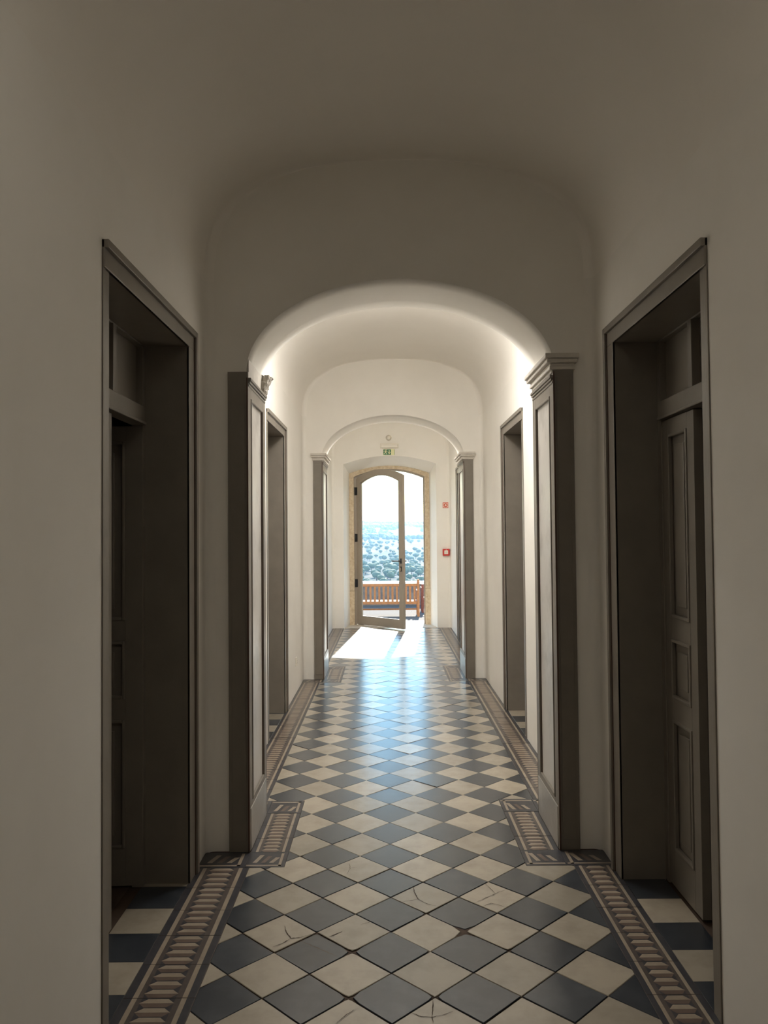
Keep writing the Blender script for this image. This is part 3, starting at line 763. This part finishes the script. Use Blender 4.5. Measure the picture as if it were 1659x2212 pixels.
q = MB(); q.cyl((XL + 0.010, 7.55, 0.30), (XL + 0.014, 7.55, 0.30), 0.024, M_WHITEP, 24); q.cyl((XL + 0.014, 7.55, 0.309), (XL + 0.0145, 7.55, 0.309), 0.003, M_BLACK, 8); q.cyl((XL + 0.014, 7.55, 0.291), (XL + 0.0145, 7.55, 0.291), 0.003, M_BLACK, 8)
child(q, 'outlet', root)

# ---------------------------------------------------------------- terrace
GZ = -0.50
q = MB(); q.poly([(-9, 13.5, GZ), (9, 13.5, GZ), (9, 22.3, GZ), (-9, 22.3, GZ)], M_GRAVEL)
o = q.build('terrace_ground'); tag(o, 'pale gravel terrace outside the glazed door', 'ground', kind='structure')
root = empty('parapet_wall', (0, 22.2, GZ), 'low stone parapet with a white top along the terrace edge', 'wall')
q = MB(); q.box(-9, 9, 22.0, 22.4, GZ, 0.085, M_PARAPET, 0.01); child(q, 'stonework', root)
q = MB(); q.box(-9, 9, 21.95, 22.45, 0.085, 0.155, M_COPING, 0.012); tag(child(q, 'coping', root), 'white coping')

def bench(x0, x1, y, H, m, label, slat=0.05, pitch=0.106, backz=(0.30, 0.80)):
    root = empty('garden_bench', ((x0 + x1) / 2, y + 0.25, GZ), label, 'bench')
    for X in (x0, x1 - 0.058):
        q = MB(); q.box(X, X + 0.058, y - 0.02, y + 0.04, GZ, GZ + H, m, 0.008); child(q, 'back_leg', root)
        q = MB(); q.box(X, X + 0.058, y + 0.48, y + 0.54, GZ, GZ + 0.60, m, 0.006); child(q, 'front_leg', root)
        q = MB(); q.box(X - 0.005, X + 0.063, y + 0.02, y + 0.56, GZ + 0.60, GZ + 0.625, m, 0.006); child(q, 'armrest', root)
    q = MB(); q.box(x0 + 0.058, x1 - 0.058, y - 0.012, y + 0.024, GZ + backz[1] - 0.07, GZ + backz[1], m, 0.008); child(q, 'top_rail', root)
    q = MB(); q.box(x0 + 0.058, x1 - 0.058, y - 0.012, y + 0.024, GZ + backz[0], GZ + backz[0] + 0.07, m, 0.006); child(q, 'bottom_rail', root)
    n = int((x1 - x0 - 0.12) / pitch)
    off = ((x1 - x0) - (n - 1) * pitch - slat) / 2
    for i in range(n):
        X = x0 + off + i * pitch
        q = MB(); q.box(X, X + slat, y - 0.004, y + 0.014, GZ + backz[0] + 0.068, GZ + backz[1] - 0.068, m, 0.003); child(q, 'back_slat', root)
    for i in range(5):
        q = MB(); yy = y + 0.05 + i * 0.1; q.box(x0 + 0.02, x1 - 0.02, yy, yy + 0.075, GZ + 0.345, GZ + 0.367, m, 0.004); child(q, 'seat_slat', root)
    q = MB(); q.box(x0 + 0.03, x1 - 0.03, y + 0.24, y + 0.28, GZ + 0.14, GZ + 0.18, m, 0.004); child(q, 'stretcher', root)
    return root
bench(-1.05, 0.775, 19.0, 0.90, M_TEAK, 'orange-brown slatted wooden bench seen from behind on the terrace')
bench(0.86, 2.4, 19.9, 0.72, M_REDWOOD, 'darker reddish wooden bench at the right edge of the door opening', backz=(0.26, 0.66))

# ---------------------------------------------------------------- valley and far hills
from mathutils import noise as NZ
def prof(y):
    P = [(22, -1.5), (60, -9), (150, -17), (300, -21.5), (450, -20.0), (600, -17), (900, -9.5), (1300, 4.0), (1750, 19), (2300, 31), (2900, 22)]
    for (a, za), (b, zb) in zip(P, P[1:]):
        if y <= b:
            t = (y - a) / (b - a); return za + (zb - za) * t
    return P[-1][1]
def hz(x, y):
    s = min(1, max(0, (y - 60) / 500))
    return prof(y) + s * (7 * NZ.noise(Vector((x / 190, y / 260, 0))) + 2.5 * NZ.noise(Vector((x / 60, y / 80, 3)))) - s * 0.010 * x * (y / 1500)
q = MB(); ys = [22.4 * (2950 / 22.4) ** (i / 110) for i in range(111)]
nx = 60
for j in range(110):
    for i in range(nx):
        y0_, y1_ = ys[j], ys[j + 1]
        f = lambda i_, y_: (-1 + 2 * i_ / nx) * (12 + y_ * 0.35)
        P = [(f(i, y0_), y0_), (f(i + 1, y0_), y0_), (f(i + 1, y1_), y1_), (f(i, y1_), y1_)]
        q.poly([(x, y, hz(x, y)) for x, y in P], M_HILL, smooth=True)
o = q.build('hillside', weld=True); tag(o, 'dry hazy hillside falling away beyond the terrace', 'hill', kind='structure')

def tree_mesh(seed, parts, sub=3):
    rr = random.Random(seed); bm = bmesh.new()
    for k in range(parts):
        a = rr.uniform(0, 6.28); d = rr.uniform(0, 1.1) if k else 0
        s = rr.uniform(1.1, 1.7) if k else 2.0
        g = bmesh.ops.create_icosphere(bm, subdivisions=sub, radius=s)
        for v in g['verts']:
            n = v.co.normalized(); v.co *= 1 + 0.28 * NZ.noise(n * 2.3 + Vector((seed, k, 0))) + 0.10 * NZ.noise(n * 7 + Vector((k, seed, 0)))
            v.co.z *= 0.78; v.co += Vector((math.cos(a) * d, math.sin(a) * d, 3.0 + rr.uniform(-0.2, 0.4)* 0 + 0.3 * k / parts))
    q = MB(); q.bm(bm, M_LEAF, True); q.cyl((0, 0, -0.5), (0, 0, 2.4), 0.24, M_BARK, 8, 0.16)
    me_o = q.build('round_tree'); return me_o
protos = [tree_mesh(s, 4) for s in (1, 2, 3, 4)]
spots = []
rt_ = random.Random(11)
while len(spots) < 280:
    y = 290 * (940 / 290) ** rt_.random(); x = y * rt_.uniform(-0.075, 0.085)
    if y > 930: continue
    dens = NZ.noise(Vector((x / 45, y / 70, 7)))
    if dens < -0.12 + (0.12 if y > 600 else -0.2): continue
    if all((x - a) ** 2 + (y - b) ** 2 > 36 for a, b in spots): spots.append((x, y))
for i, (x, y) in enumerate(spots):
    o = protos[i] if i < 4 else protos[i % 4].copy()
    if i >= 4: COL.objects.link(o)
    s = rt_.uniform(0.55, 1.05)
    o.location = (x, y, hz(x, y) - 0.2); o.scale = (s, s, s * rt_.uniform(0.85, 1.1)); o.rotation_euler = (0, 0, rt_.uniform(0, 6.28))
    tag(o, 'round green tree on the hazy slope beyond the terrace parapet', 'tree', 'round trees scattered over the far slope')
bm = bmesh.new(); n = 0; tries = 0
while n < 1500 and tries < 20000:
    tries += 1
    y = 965 * (2400 / 965) ** rt_.random(); x = y * rt_.uniform(-0.075, 0.085)
    if NZ.noise(Vector((x / 70, y / 110, 5))) < -0.2: continue
    s = rt_.uniform(2.0, 4.0)
    bmesh.ops.create_icosphere(bm, subdivisions=1, radius=s, matrix=Matrix.Translation((x, y, hz(x, y) + s * 0.6)))
    n += 1
q = MB(); q.bm(bm, M_LEAF, True); o = q.build('distant_woodland'); tag(o, 'distant dark scrub and trees covering the far hill', 'woodland', kind='stuff')

# real haze over the valley
vm = bpy.data.materials.new('valley_haze'); vm.use_nodes = True; vm.node_tree.nodes.clear()
vo = vm.node_tree.nodes.new('ShaderNodeOutputMaterial'); vs = vm.node_tree.nodes.new('ShaderNodeVolumeScatter')
vs.inputs['Color'].default_value = (0.40, 0.70, 1.0, 1); vs.inputs['Density'].default_value = 0.0004; vs.inputs['Anisotropy'].default_value = 0.35
vm.node_tree.links.new(vs.outputs[0], vo.inputs['Volume'])
q = MB(); q.box(-1400, 1400, 90, 2960, -90, 46, vm); o = q.build('valley_haze'); tag(o, 'bluish haze hanging over the valley and hills', 'haze', kind='stuff')
